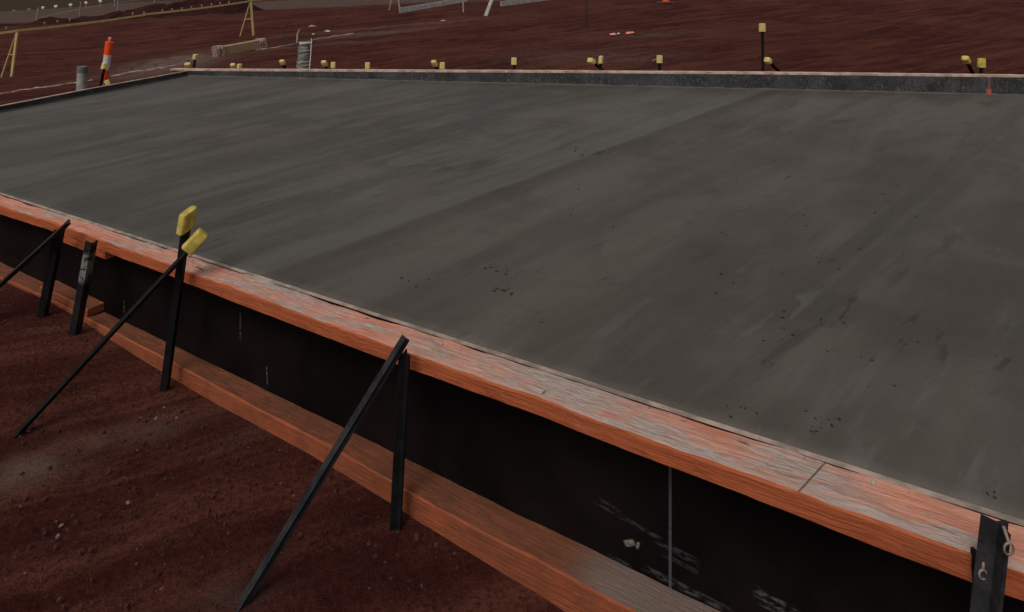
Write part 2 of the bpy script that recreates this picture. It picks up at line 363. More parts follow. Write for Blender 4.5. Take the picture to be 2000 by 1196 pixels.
for nm, arr in (('patch', pat), ('green', grn), ('road', road)):
    at = ground.data.attributes.new(nm, 'FLOAT', 'POINT'); at.data.foreach_set('value', np.ascontiguousarray(arr.ravel(), dtype=np.float32))

# ------------------------------------------------------------ materials in use
CEN = Vector((-9.4, -7.5))                  # the float strokes fan out from here
def theta(x, y): p = atz(x, y); return math.atan2(p.y - CEN.y, p.x - CEN.x)
STRIP = (theta(1000, 362), theta(1000, 312))
LINES = [(theta(200, 285), .9), (theta(560, 330), .4), (theta(1640, 560), .4), (theta(1850, 330), .5), (theta(1350, 350), .35)]
CONC = mat_concrete()
def S(x, y, off=.0): return NEAR.loc(NEAR.hit(x, y, off))[0]
def sz(x, y, off): p = NEAR.hit(x, y, off); return NEAR.loc(p)[0], p.z
TOPT = mat_timber('weathered_orange_timber', True, cuts=[NEAR.loc(atz(1590, 945))[0], NEAR.loc(atz(150, 445))[0]],
                  worn=[(NEAR.loc(atz(1090, 735))[0], .055, .25, .07), (NEAR.loc(atz(1280, 830))[0], .09, .12, .05), (NEAR.loc(atz(1560, 930))[0], .055, .12, .06), (NEAR.loc(atz(330, 500))[0], .11, .3, .03)])
FACET = mat_timber('orange_timber_face', False)
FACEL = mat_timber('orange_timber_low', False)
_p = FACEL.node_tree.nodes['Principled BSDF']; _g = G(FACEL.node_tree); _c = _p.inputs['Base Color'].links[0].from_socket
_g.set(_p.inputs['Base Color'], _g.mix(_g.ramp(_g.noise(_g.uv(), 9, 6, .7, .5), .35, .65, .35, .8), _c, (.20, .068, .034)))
a0, _ = sz(1300, 1170, .1)
DUSTY = mat_timber('dusty_timber_top', False, worn=[(a0, .06, .22, .12, 0, .4)])
PLYE = mat_simple('ply_edge', (.22, .17, .14), (.46, .34, .27), 14, .85, stretch=(1, 1, 6))
def mk(x, y, w, h, rot, col=(.075, .075, .078), k=.6, lo=.42, hi=.62):
    a, z = sz(x, y, .018); return ((a, z, w, h, rot), col, k, lo, hi)
marks = [mk(1309, 1030, .004, .34, 0, (.10, .10, .115), .75, .2, .5), mk(1225, 1015, .09, .006, R(-8)), mk(1320, 1075, .055, .011, R(-8)), mk(1330, 1100, .045, .006, R(-6)),
         mk(1230, 1060, .015, .008, .5, (.26, .24, .21), .9, .3, .6), mk(1246, 1065, .004, .01, -.3, (.26, .24, .21), .9, .3, .6),
         mk(1210, 1095, .035, .006, R(-4)), mk(1340, 1150, .1, .01, R(-3), (.11, .11, .11)), mk(1520, 1185, .05, .02, R(-8), (.14, .15, .14), .8, .45, .65),
         mk(470, 635, .004, .06, 0, (.2, .18, .16)), mk(522, 735, .003, .04, R(4), (.25, .22, .2)), mk(243, 598, .003, .03, 0, (.25, .2, .17)), mk(1190, 985, .03, .004, R(-10))]
BPLY = mat_ply('black_film_ply', marks, False)
pfx, pfz = FAR.loc(FAR.hit(1932, 175))[0], .035
FPLY = mat_ply('scuffed_black_ply', [((pfx, .035, .022, .03, 0, .5), (.55, .11, .05), 1, .3, .5), ((pfx, .12, .01, .08, 0, .5), (.3, .14, .08), .7, .3, .6)], True)
STEEL = mat_simple('black_bitumen_steel', (.004, .004, .0045), (.012, .011, .012), 30, .68, 0, .5, .2)
STEELG = mat_simple('grey_worn_steel', (.010, .010, .012), (.040, .038, .042), 9, .68, 0, .5, .25)
PAINTED = mat_simple('paint_splashed_steel', (.008, .008, .010), (.018, .018, .02), 16, .5, 0, .3, .4)
_p = PAINTED.node_tree.nodes['Principled BSDF']; _g = G(PAINTED.node_tree); _c = _p.inputs['Base Color'].links[0].from_socket
_z = _g.sep(_g.obj())[2]; _n = _g.noise(_g.obj(), 28, 5, .6, .5)
_q = _g.math('MULTIPLY', _g.math('MULTIPLY', _g.ramp(_z, .30, .33), _g.ramp(_z, .43, .46, 1, 0)), _g.ramp(_n, .40, .52))
_c = _g.mix(_q, _c, (.20, .22, .18)); _q2 = _g.math('MULTIPLY', _g.ramp(_z, .45, .48), _g.ramp(_n, .56, .64)); _c = _g.mix(_q2, _c, (.16, .17, .04)); _g.set(_p.inputs['Base Color'], _c)
YEL = mat_simple('yellow_plastic', (.42, .31, .04), (.66, .52, .13), 22, .6, 0, .3, .35)
YELD = mat_simple('yellow_plastic_faded', (.55, .42, .14), (.66, .53, .22), 30, .65, 0, .3, .3)
YW = mat_simple('yellow_painted_timber', (.42, .30, .11), (.55, .40, .17), 18, .75)
ORG = mat_simple('orange_reflective', (.95, .085, .015), (1.0, .12, .025), 10, .5)
WHT = mat_simple('white_reflective', (.62, .55, .55), (.74, .68, .66), 10, .5)
GALV = mat_simple('dull_aluminium', (.34, .32, .31), (.50, .48, .46), 8, .5, .3)
PVC = mat_simple('dusty_grey_pvc', (.27, .25, .23), (.44, .41, .38), 10, .6)
PALE = mat_simple('pale_plastic', (.35, .25, .21), (.58, .47, .42), 8, .7)
MARK = mat_simple('white_marker', (.7, .66, .6), (.8, .78, .72), 8, .7)
PEG = mat_simple('orange_peg', (.8, .2, .12), (.75, .35, .25), 8, .7)
RUBBLE = mat_simple('pale_rubble', (.45, .32, .27), (.7, .2, .1), 9, .9)
LUMBER = mat_simple('plain_timber', (.28, .17, .09), (.40, .26, .15), 6, .85, stretch=(1, 8, 8))
STONE = mat_simple('pebble', (.09, .04, .03), (.24, .17, .14), 30, .9)
CLOD = mat_simple('dirt_clod', (.045, .013, .009), (.075, .024, .017), 30, .95)
BLACK = mat_simple('black_rubber', (.01, .009, .009), (.02, .018, .018), 20, .6)

# film-wrapped tube
m, nt2, p2 = new_mat('shrink_film'); g = G(nt2)
o2 = g.obj(); wv = g.noise(g.mapg(o2, (2, 2, 26)), 1.6, 5, .6, .6); fr = g.ramp(wv, .52, .66)
g.set(p2.inputs['Base Color'], g.mix(fr, (.16, .15, .14), (.58, .56, .54))); p2.inputs['Roughness'].default_value = .28  # pale bands paint the wrinkled film's highlights into its colour
g.set(p2.inputs['Normal'], g.bump(wv, .9, .02)); FILM = m

# ------------------------------------------------------------ slab
def lerp_tab(tab):
    tab = sorted(tab); X = [t[0] for t in tab]; Y = [t[1] for t in tab]
    return lambda s: float(np.interp(s, X, Y))
NR = NEAR.pt(S_END, 0, 0); FR = FAR.pt(F_END, 0, 0)
NL3 = Vector((NL.x, NL.y, 0)); FL3 = Vector((FL.x, FL.y, 0))
NU, NV = 150, 110; V = []; UVs = []
for j in range(NV + 1):
    for i in range(NU + 1):
        a = i / NU; b = j / NV
        p = (NL3.lerp(NR, a)).lerp(FL3.lerp(FR, a), b)
        tr_ = math.atan2(p.y - CEN.y, p.x - CEN.x); rr = math.hypot(p.x - CEN.x, p.y - CEN.y)
        z = .0022 * noise.fractal(Vector((tr_ * 60, rr * .4, 0)), 1, 2, 4)
        if min(i, NU - i) > 0 and min(j, NV - j) > 0: p.z += z
        V.append(p.copy()); UVs.append((tr_, rr))
Fc = [(j * (NU + 1) + i, j * (NU + 1) + i + 1, (j + 1) * (NU + 1) + i + 1, (j + 1) * (NU + 1) + i) for j in range(NV) for i in range(NU)]
rim = [i for i in range(NU + 1)] + [j * (NU + 1) + NU for j in range(1, NV + 1)] + [NV * (NU + 1) + i for i in range(NU - 1, -1, -1)] + [j * (NU + 1) for j in range(NV - 1, 0, -1)]
base = len(V)
for k in rim: q = V[k].copy(); q.z = -.34; V.append(q); UVs.append(UVs[k])
for k in range(len(rim)): k2 = (k + 1) % len(rim); Fc.append((rim[k2], rim[k], base + k, base + k2))
Fc.append(tuple(base + k for k in range(len(rim))))
slab = mesh('concrete_slab', V, Fc, CONC, uvs=UVs, smooth=True, origin=(0, 4, 0))
for p in slab.data.polygons[NU * NV:]: p.use_smooth = False
tag(slab, 'freshly poured dark grey concrete slab with diagonal float marks', 'concrete slab')

# ------------------------------------------------------------ near edge formwork
fw = empty('edge_formwork', NEAR.pt(.5, .06, -.5), 'near orange timber and black ply formwork along the front edge of the wet slab', 'formwork')
TOP = [(0, 403), (108, 436), (218, 477), (333, 517), (450, 562), (850, 709), (1050, 777), (1218, 841), (1448, 923), (1735, 1028), (1900, 1082), (2000, 1119)]
BOT = [(0, 419), (313, 533), (449, 589), (740, 700), (850, 740), (1301, 911), (1448, 966), (1900, 1140), (2000, 1177)]
toff = lerp_tab([NEAR.loc(atz(*p, .004)) for p in TOP])
def zt(tab, off, dz=0): return lerp_tab([(NEAR.loc(NEAR.hit(x, y, off(0) if not callable(off) else off(S(x, y, .13))))[0], NEAR.hit(x, y, off(S(x, y, .13))).z + dz) for x, y in tab])
tbot = zt(BOT, toff)
ltop_o = zt([(0, 540), (330, 705), (640, 870), (1000, 1070), (1190, 1170)], toff)
ltop_i = zt([(0, 512), (330, 675), (700, 860), (1120, 1060), (1380, 1196)], lambda s: .02)
lbot = zt([(0, 558), (170, 650), (318, 745), (620, 900), (770, 990), (1000, 1135), (1110, 1196)], toff)
IN = .021                                    # ply thickness
def plank(name, s0, s1, fo, ft, fb, mats, parent, fi=lambda s: IN, fti=None, seed=0.0, rough=.0025, n=None):
    n = n or max(6, int((s1 - s0) / .03)); V = []; uv = []; mi = []; Fc = []
    for i in range(n + 1):
        s = s0 + (s1 - s0) * i / n; o = fo(s); a = fi(s); t = ft(s); ti = (fti or ft)(s); b = fb(s)
        j = lambda k: rough * noise.fractal(Vector((s * 9, k * 7.3 + seed, 0)), .9, 2, 4)
        c = .004 + rough * .8 * abs(noise.noise(Vector((s * 14, seed, 3))))
        pts = [(a, ti + j(1)), (a + (o - a) * .33, ti + (t - ti) * .33 + j(2)), (a + (o - a) * .66, ti + (t - ti) * .66 + j(3)), (o - c + j(4), t + j(5)), (o + j(6), t - c), (o + j(6) * .8, (t + b) / 2), (o + j(7), b + .003), (o - .003, b), (a, b)]
        per = 0; last = None
        for (u, z) in pts:
            if last is not None: per += math.hypot(u - last[0], z - last[1])
            last = (u, z); V.append(NEAR.pt(s, u, z)); uv.append((s, per))
    m = 9
    for i in range(n):
        for k in range(m):
            k2 = (k + 1) % m; Fc.append((i * m + k, i * m + k2, (i + 1) * m + k2, (i + 1) * m + k)); mi.append(0 if k < 3 else 1)
    Fc.append(tuple(range(m))[::-1]); Fc.append(tuple(n * m + k for k in range(m))); mi += [1, 1]
    return mesh(name, V, Fc, mats, parent, uvs=uv, mi=mi)
sl_, sr_ = SNL + .02, S_END
sj = S(1455, 900, .1)
plank('top_timber', sl_, sr_, toff, lambda s: .003 + .0025 * noise.noise(Vector((s * 2.5, 9, 0))), tbot, [TOPT, FACET], fw, rough=.0045, fi=lambda s: IN - .0005 + .006 * max(0, noise.noise(Vector((s * 1.7, 5, 0))) * 2), seed=1)
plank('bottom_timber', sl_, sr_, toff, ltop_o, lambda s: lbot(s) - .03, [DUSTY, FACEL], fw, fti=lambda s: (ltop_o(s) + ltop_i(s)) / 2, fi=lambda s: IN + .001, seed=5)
# short packer lying on the bottom timber, and a cleat under the top timber
pa, pb = S(98, 560, .05), S(205, 595, .02)
plank('packer_timber', pa, pb, lambda s: toff(s) - .004, lambda s: ltop_o(s) + .036, lambda s: ltop_o(s) + .002, [DUSTY, FACEL], fw, fi=lambda s: IN + .002, seed=8)
ca, cb = S(120, 470, .1), S(206, 500, .1)
plank('timber_cleat', ca, cb, lambda s: toff(s) - .002, lambda s: tbot(s) - .001, lambda s: tbot(s) - .036, [FACET, FACET], fw, fi=lambda s: IN + .03, seed=12)
def ply(line, name, s0, s1, ztop, zbot, o0, o1, mats, parent, n=60, zoff=0.0):
    V = []; uv = []; Fc = []; mi = []
    for i in range(n + 1):
        s = s0 + (s1 - s0) * i / n; t = ztop(s) + .001 * noise.noise(Vector((s * 8, 1, 1))); b = zbot(s)
        for (o, z) in ((o0, b), (o0, t), (o1, t), (o1, b)): V.append(line.pt(s, o, z)); uv.append((s, z - zoff))
    for i in range(n):
        for k in range(4):
            k2 = (k + 1) % 4; Fc.append((i * 4 + k, i * 4 + k2, i * 4 + 4 + k2, i * 4 + 4 + k)); mi.append(1 if k == 1 else 0)
    Fc += [(3, 2, 1, 0), tuple(n * 4 + k for k in range(4))]; mi += [0, 0]
    return mesh(name, V, Fc, mats, parent, uvs=uv, mi=mi)
sm = S(1306, 1000, .018)
for s0, s1 in ((sl_, sm - .0003), (sm + .0003, sr_)):
    ply(NEAR, 'form_panel', s0, s1, lambda s: .005, lambda s: lbot(s) - .02, .001, .0195, [BPLY, PLYE], fw)

# ------------------------------------------------------------ far edge formwork
ff = empty('edge_formwork', FAR.pt(3, -.05, 0), 'far formwork of scuffed black ply with pale top edge, behind the slab', 'formwork')
ftop = lerp_tab([(FAR.loc(FAR.hit(x, y))[0], FAR.hit(x, y).z) for x, y in [(365, 139), (720, 141), (1100, 143), (1500, 146), (2000, 152)]])
fe0 = -.05
cuts = [fe0, FAR.loc(FAR.hit(1100, 150))[0], FAR.loc(FAR.hit(1424, 150))[0], FAR.loc(FAR.hit(1936, 160))[0], F_END]
for s0, s1 in zip(cuts[:-1], cuts[1:]):
    ply(FAR, 'form_panel', s0 + .001, s1 - .001, lambda s: ftop(s), lambda s: -.3, -.018, -.001, [FPLY, FPLY], ff, n=40)
PINK = mat_simple('pink_timber_edge', (.36, .23, .18), (.66, .48, .39), 9, .85, stretch=(1, 1, 1))
ply(FAR, 'top_timber', fe0 - .2, F_END, lambda s: ftop(s) + .024, lambda s: ftop(s) + .0015, -.10, .0, [PINK, PINK], ff, n=60)
ply(FAR, 'bottom_timber', fe0 - .2, F_END, lambda s: ftop(s) - .002, lambda s: ftop(s) - .09, -.10, -.02, [FACET, FACET], ff, n=60)

# ------------------------------------------------------------ left edge formwork
fl = empty('edge_formwork', LEFT.pt(.5, -.05, 0), 'left black ply formwork with thin pale lip along the left side of the slab', 'formwork')
LL = LEFT.loc(Vector((FL.x, FL.y, 0)))[0]; L0s = LEFT.loc(Vector((NL.x, NL.y, 0)))[0]
lt = lerp_tab([(LEFT.loc(LEFT.hit(x, y))[0], LEFT.hit(x, y).z) for x, y in [(0, 209), (180, 174), (365, 140)]])
ply(LEFT, 'form_panel', L0s, LL, lambda s: lt(s), lambda s: -.3, -.018, -.001, [FPLY, FPLY], fl, n=40)
ply(LEFT, 'top_timber', L0s, LL, lambda s: lt(s) + .008, lambda s: lt(s) + .001, -.03, .0, [PINK, PINK], fl, n=40)
# right edge formwork, past the frame, closes the pour
RT = Line(NR, FR)
fr_ = ply(RT, 'edge_formwork', 0, RT.L, lambda s: .05, lambda s: -.3, .001, .1, [FACET, FACET], None); tag(fr_, 'timber formwork closing the right side of the slab beyond the picture', 'formwork')

# concrete crumbs on the slab
def crumbs(name, pts, mat, parent=None, flat=.5):
    V = []; Fc = []
    for (c, r) in pts:
        b0 = len(V); rot = random.random() * 6.28; el = random.uniform(.3, 1.0)
        ring = []
        for k in range(6):
            a = k / 6 * 6.283; rr = r * random.uniform(.7, 1.15); x, y = rr * math.cos(a), rr * el * math.sin(a)
            ring.append((x * math.cos(rot) - y * math.sin(rot), x * math.sin(rot) + y * math.cos(rot)))
        for x, y in ring: V.append(c + Vector((x, y, -r * .15)))
        for x, y in ring: V.append(c + Vector((x * .8, y * .8, r * flat * random.uniform(.5, .9))))
        V.append(c + Vector((0, 0, r * flat)))
        for k in range(6): k2 = (k + 1) % 6; Fc.append((b0 + k, b0 + k2, b0 + 6 + k2, b0 + 6 + k)); Fc.append((b0 + 6 + k, b0 + 6 + k2, b0 + 12))
    return mesh(name, V, Fc, mat, parent)
CR = mat_simple('dark_concrete_crumb', (.016, .014, .012), (.04, .035, .03), 60, .9)
pts = []
for cx, cy, sx, sy, n, r in [(980, 528, 60, 10, 14, .010), (985, 572, 30, 8, 6, .012), (1165, 298, 35, 6, 16, .012), (1740, 400, 60, 30, 16, .010), (1590, 835, 30, 22, 14, .007), (1510, 640, 160, 60, 14, .007),
                        (1700, 700, 150, 90, 10, .006), (1940, 985, 30, 18, 7, .006), (1430, 800, 60, 20, 8, .006), (800, 545, 70, 30, 8, .008), (1470, 255, 60, 14, 10, .013), (1050, 620, 40, 20, 4, .008), (1600, 500, 300, 120, 22, .007), (1300, 420, 250, 70, 14, .008)]:
    for k in range(n):
        x, y = random.gauss(cx, sx * .6), random.gauss(cy, sy * .6); p = atz(x, y, .0)
        if NEAR.loc(p)[1] < -.04 and FAR.loc(p)[1] > .05: pts.append((p, r * random.uniform(.35, 1.1)))
tag(crumbs('concrete_crumbs', pts, CR), 'dark crumbs of concrete scattered over the slab', kind='stuff')
sp = []
for k in range(46):
    a = random.uniform(-2, NEAR.L + .3); o = random.choice([.03, .03, random.uniform(.03, .11)]); q = NEAR.pt(a, min(o, toff(a) - .015), .006); sp.append((q, random.choice([.002, .003, .004, .006])))
sp.append((atz(1062, 765, .006), .011)); sp.append((atz(1706, 942, .006), .008))
o = crumbs('mortar_splatter', sp, mat_simple('dried_mortar', (.2, .17, .15), (.45, .40, .36), 40, .9), fw, flat=.45); tag(o, kind='stuff')
# pebbles and clods in the near dirt
pts1 = []; pts2 = []
for k in range(4200):
    s = random.uniform(-1.5, 4.2); o = .16 + abs(random.gauss(0, 1)) * .8; p = NEAR.pt(s, o, 0)
    if p.y < .3: continue
    p.z = gz(p.x, p.y) + .004
    if random.random() < .05: pts1.append((p, random.choice([.0015, .002, .002, .003, .004])))
    else: pts2.append((p, random.choice([.002, .003, .003, .004, .006, .008])))
for (x, y) in [(120, 1030), (112, 1052), (610, 1085), (600, 1100), (560, 820), (320, 800), (345, 820), (25, 960), (250, 985), (148, 765), (305, 820)]:
    p = ground_hit(x, y); p.z += .005; pts1.append((p, .008))
for (x, y) in [(790, 1010), (760, 1015), (140, 650), (120, 660), (320, 755), (80, 615)]:
    for k in range(9): p = ground_hit(x + random.gauss(0, 12), y + random.gauss(0, 7)); pts2.append((p, random.uniform(.004, .011)))
tag(crumbs('pebbles', pts1, STONE, flat=.7), 'pale pebbles scattered in the dirt in front of the formwork', kind='stuff')
tag(crumbs('dirt_clods', pts2, CLOD, flat=.8), 'small red clods of dirt in front of the formwork', kind='stuff')
pts3 = []
for k in range(1500):
    x = random.uniform(-100, 2100); y = random.uniform(-5, 138) ; p = ground_hit(x, y, 7.0)
    if FAR.loc(p)[1] > -.3 : continue
    p.z += .01; pts3.append((p, random.choice([.008, .01, .012, .02])))
tag(crumbs('gravel', pts3, CLOD, flat=.8), 'loose clods over the dirt behind the slab', kind='stuff')

# ------------------------------------------------------------ star pickets
def yprof(r=.026, t=.0032):
    out = []
    for k in range(3):
        a = 2 * math.pi * k / 3; dx, dy = math.cos(a), math.sin(a); nx, ny = -dy, dx
        out += [(dx * t * 1.2 - nx * t * 1.0 + 0, dy * t * 1.2 - ny * t), (dx * r - nx * t, dy * r - ny * t), (dx * r + nx * t, dy * r + ny * t)]
    return out
def angprof(w=.042, t=.005): h = w / 2; return [(-h, -h), (h, -h), (h, -h + t), (-h + t, -h + t), (-h + t, h), (-h, h)]
def capmesh(parent, top, d, mat, w=.072, th=.05, L=.088, spin=0.0, slant=0.0):
    x, y, dd = frame_of(d); c, s = math.cos(spin), math.sin(spin); x, y = x * c + y * s, y * c - x * s
    V = []; Fc = []; N = 20; secs = [(-L * .62, .6, 0), (-L * .62, .98, 0), (-L * .58, 1.02, 0), (-L * .53, 1.0, 0), (L * .28, .95, 0), (L * .335, .90, 0), (L * .365, .78, 0), (L * .37, .3, 0)]
    for z, k, _ in secs:
        for i in range(N):
            a = 2 * math.pi * i / N; ca, sa = math.cos(a), math.sin(a); e = .38
            px = math.copysign(abs(ca) ** e, ca) * w / 2 * k; py = math.copysign(abs(sa) ** e, sa) * th / 2 * k
            V.append(top + x * px + y * py + dd * (z + px * slant))
    n = len(secs)
    for j in range(n - 1):
        for i in range(N): i2 = (i + 1) % N; Fc.append((j * N + i, j * N + i2, (j + 1) * N + i2, (j + 1) * N + i))
    Fc.append(tuple(range(N))[::-1]); Fc.append(tuple((n - 1) * N + i for i in range(N)))
    o = mesh('safety_cap', V, Fc, mat, parent, smooth=True)
    return o
def picket(A, B, label, cap=None, prof=None, spin=0.0, mat=None, group='near stakes', name='star_picket', **ck):
    A, B = Vector(A), Vector(B); t = empty(name, A, label, 'stake', group)
    n = 8; V, Fc = sweep([A.lerp(B, i / n) for i in range(n + 1)], prof or yprof(), spin=spin)
    mesh('shaft', V, Fc, mat or STEEL, t)
    if cap: capmesh(t, B, B - A, cap, **ck)
    return t
NG = 'black steel stakes holding the near formwork'
# first pair, at the left edge
A = NEAR.hit(78, 608, .175); B = NEAR.hit(117, 447, .165)
picket(A - Vector((0, 0, .08)), B, 'upright black stake second from the left edge, its top under a raking brace', spin=.5, group=NG, prof=angprof(.032))
Bt = NEAR.hit(132, 433, .17); Ab = ground_hit(-95, 640)
picket(Ab, Bt, 'leftmost raking grey-black brace running out of the left edge of the picture', spin=1.1, mat=STEELG, group=NG, prof=angprof(.026))
# painted flat stake
picket(NEAR.hit(142, 642, .165) - Vector((0, 0, .08)), NEAR.hit(179, 470, .16), 'short upright stake splashed with grey and green paint, without a cap', spin=.2, mat=PAINTED, group=NG, prof=angprof(.033))
# capped pair
picket(NEAR.hit(318, 748, .165) - Vector((0, 0, .08)), NEAR.hit(366, 425, .15), 'upright black stake with the taller yellow cap in front of the slab', YEL, spin=.4, group=NG, prof=angprof(.026), slant=.35, w=.066, L=.078, th=.034)
picket(ground_hit(18, 852) - Vector((0, 0, .02)), NEAR.hit(386, 467, .13), 'long raking black brace with the lower tilted yellow cap', YEL, spin=.9, group=NG, prof=angprof(.021), w=.05, L=.085, th=.052)
# middle pair
picket(NEAR.hit(772, 1002, .19) - Vector((0, 0, .08)), NEAR.hit(791, 690, .185), 'upright black stake at the middle of the near formwork, under a brace end', spin=2.4, group=NG, prof=yprof(.019))
picket(ground_hit(452, 1200) - Vector((0, 0, .02)), NEAR.hit(792, 660, .19), 'long raking brace without a cap at the middle of the near formwork', spin=.35, mat=STEELG, group=NG, prof=yprof(.015))
# right pair, close to the viewer
picket(NEAR.hit(1890, 1560, .24), NEAR.hit(1951, 1022, .165), 'big steel brace at the right edge of the picture, close to the viewer', spin=.55, mat=STEELG, group=NG, prof=yprof(.028, .003))
last = COL.objects[-2] if COL.objects[-1].type == 'MESH' else COL.objects[-1]
brace = [o for o in COL.objects if o.type == 'EMPTY' and o.get('label', '').startswith('big steel brace')][0]
p = NEAR.hit(1905, 1500, .165); q = NEAR.hit(1911, 1080, .15)
post = picket(p, q, 'thin black stake with a wire tie, just left of the big right-hand brace', spin=1.7, group=NG, prof=yprof(.014, .003))
WIRE = mat_simple('tie_wire', (.24, .18, .15), (.36, .29, .25), 20, .6, .2)
def loop(c, r, parent, name='wire_tie', tail=None):
    path = [c + Vector((r * .8 * math.cos(a), -.01, r * math.sin(a))) for a in np.linspace(0, 6.28, 16)[:-1]]
    V, Fc = sweep(path, circ(.0022, 6), closed=True, ref=Vector((0, 1, 0)))
    if tail is not None:
        V2, F2 = sweep([c + Vector((0, -.01, r)), tail], circ(.003, 6)); F2 = [tuple(i + len(V) for i in f) for f in F2]; V += V2; Fc += F2
    mesh(name, V, Fc, WIRE, parent, smooth=True)
loop(NEAR.hit(1962, 1063, .20), .011, brace, tail=NEAR.hit(1960, 1028, .19)); loop(NEAR.hit(1912, 1113, .175), .009, post, tail=NEAR.hit(1922, 1085, .17))

FG = 'yellow capped stakes behind the far formwork'
def farst(cx, cy, label, lean=None, cap=YELD, w=.066, L=.08, base=.0, off=-.16, spin=0.0, th=.05, rad=.02):
    B = FAR.hit(cx, cy, off)
    if lean is None: A = Vector((B.x + base, B.y + .02, -.35))
    else: A = B + Vector((lean[0] + lean[1] * B.x / B.y, lean[1], lean[2]))
    return picket(A, B, label, cap, prof=yprof(rad), spin=spin, group=FG, w=w * 1.08, L=L * 1.08, th=th)
farst(367, 127, 'low capped stake at the far left corner of the slab, left of a taller stake', lean=(.2, .4, -.5), w=.075, L=.07)
farst(382, 110, 'taller stake with a faded cap at the far left corner of the slab', base=-.09, w=.065, L=.065)
farst(455, 128, 'leaning capped stake, first of the pair right of the far left corner', lean=(.2, .4, -.5), w=.06, L=.06)
farst(468, 129, 'upright capped stake, second of the pair right of the far left corner', base=-.03, w=.052, L=.068)
farst(551, 121, 'single leaning capped stake left of the film wrapped pipe', lean=(.2, .4, -.5), w=.06, L=.06)
farst(633, 123, 'leaning capped stake just right of the film wrapped pipe, left of its pair', lean=(.2, .4, -.5), w=.065, L=.07)
farst(651, 126, 'upright capped stake just right of the film wrapped pipe, right of its pair', w=.055, L=.075)
farst(718, 127, 'single short upright capped stake, third cap right of the film wrapped pipe', w=.058, L=.08)
farst(848, 123, 'leaning capped stake touching its upright partner below the grey beam', lean=(.2, .4, -.5), w=.065, L=.08)
farst(864, 127, 'upright capped stake right of a leaning one below the grey beam', w=.062, L=.08)
farst(1004, 118, 'single upright capped stake left of the thin black pole', w=.064, L=.082)
farst(1154, 119, 'leaning capped stake with round end below the thin black pole', lean=(.38, .5, -.35), w=.072, L=.075, th=.065)
farst(1174, 115, 'upright capped stake right of a leaning one below the thin black pole', base=-.04, w=.068, L=.085)
farst(1288, 114, 'single upright capped stake below the orange cone', w=.064, L=.085)
farst(1489, 52, 'tall black stake with a yellow cap standing high behind the far formwork', base=.02, w=.068, L=.09, rad=.017)
farst(1499, 118, 'low leaning capped stake at the foot of the tall stake', lean=(.28, .5, -.32), w=.066, L=.075, th=.065)
farst(1886, 116, 'leaning stake with a long round yellow cap near the right edge', lean=(.18, .5, -.42), cap=YEL, w=.068, L=.095, th=.06)
farst(1917, 121, 'rightmost upright stake with a bright square yellow cap', cap=YEL, w=.07, L=.095)
# beside the left formwork
LG = 'capped stakes beside the left formwork'
B = LEFT.hit(204, 128, -.14); A = LEFT.hit(192, 190, -.16)
t = picket(A, B, 'stake with an olive cap leaning in front of the orange and white bollard', YELD, prof=yprof(.02), w=.055, L=.07, group=LG)
B = LEFT.hit(209, 160, -.12); t = picket(B + Vector((.1, .05, -.3)), B, 'very short stake with an olive cap at the foot of the bollard', YELD, prof=yprof(.02), w=.05, L=.055, group=LG)

# ------------------------------------------------------------ bollard, pipes
def bollard():
    Y = 7.9; T = atY(214, 82, Y); Bp = atY(202, 168, Y); d = (T - Bp).normalized(); base = Bp - d * .28
    t = empty('traffic_bollard', base, 'orange and white banded traffic bollard leaning behind the left formwork', 'bollard')
    L = (T - base).length
    def band(name, l0, l1, m):
        def w(l): return .032 + .017 * (l / L)
        V, Fc = sweep([base + d * l for l in np.linspace(l0, l1, 5)], circ(1, 10), scale=[w(l) for l in np.linspace(l0, l1, 5)])
        mesh(name, V, Fc, m, t, smooth=False)
    f = lambda y: (atY(208, y, Y) - Bp).dot(d) + .28
    band('lower_band', 0, f(137), ORG); band('white_band', f(137) + .001, f(107), WHT); band('upper_band', f(107) + .001, L, ORG)
    V, Fc = sweep([T, T + d * .018, T + d * .03, T + d * .05, T + d * .06], circ(1, 10), scale=[.02, .012, .018, .02, .008]); mesh('top_knob', V, Fc, PEG, t, smooth=True)
    V, Fc = sweep([base - Vector((0, 0, .03)), base + Vector((0, 0, .03))], circ(.16, 16)); mesh('base', V, Fc, BLACK, t)
bollard()
def tube(name, A, B, r, mat, label, cat, group=None, wall=.006, wr=0.0):
    A, B = Vector(A), Vector(B); t = empty(name, A, label, cat, group); n = 40; N = 28; V = []; Fc = []
    x, y, d = frame_of(B - A); L = (B - A).length
    for j in range(n + 1):
        for i in range(N):
            a = 2 * math.pi * i / N; rr = r + wr * noise.fractal(Vector((math.cos(a) * 1.2, math.sin(a) * 1.2, j * .45)), .9, 2, 3); V.append(A + d * (L * j / n) + (x * math.cos(a) + y * math.sin(a)) * rr)
    for j in range(n + 1):
        for i in range(N): a = 2 * math.pi * i / N; V.append(A + d * (L * j / n) + (x * math.cos(a) + y * math.sin(a)) * (r - wall - wr))
    o = (n + 1) * N
    for j in range(n):
        for i in range(N):
            i2 = (i + 1) % N; Fc.append((j * N + i, j * N + i2, (j + 1) * N + i2, (j + 1) * N + i)); Fc.append((o + j * N + i2, o + j * N + i, o + (j + 1) * N + i, o + (j + 1) * N + i2))
    for i in range(N): i2 = (i + 1) % N; Fc.append((n * N + i, n * N + i2, o + n * N + i2, o + n * N + i)); Fc.append((i2, i, o + i, o + i2))
    mesh('pipe_wall', V, Fc, mat, t, smooth=True); return t
t = tube('upright_pipe', atY(157, 215, 7.6), atY(161, 137, 7.6), .055, PVC, 'short grey plastic pipe standing left of the bollard', 'pipe')
V, Fc = sweep([atY(160.5, 142, 7.6), atY(161.2, 130, 7.6)], circ(.058, 20)); mesh('pipe_collar', V, Fc, mat_simple('grey_collar', (.13, .125, .12), (.18, .17, .165), 9, .6), t, smooth=False)
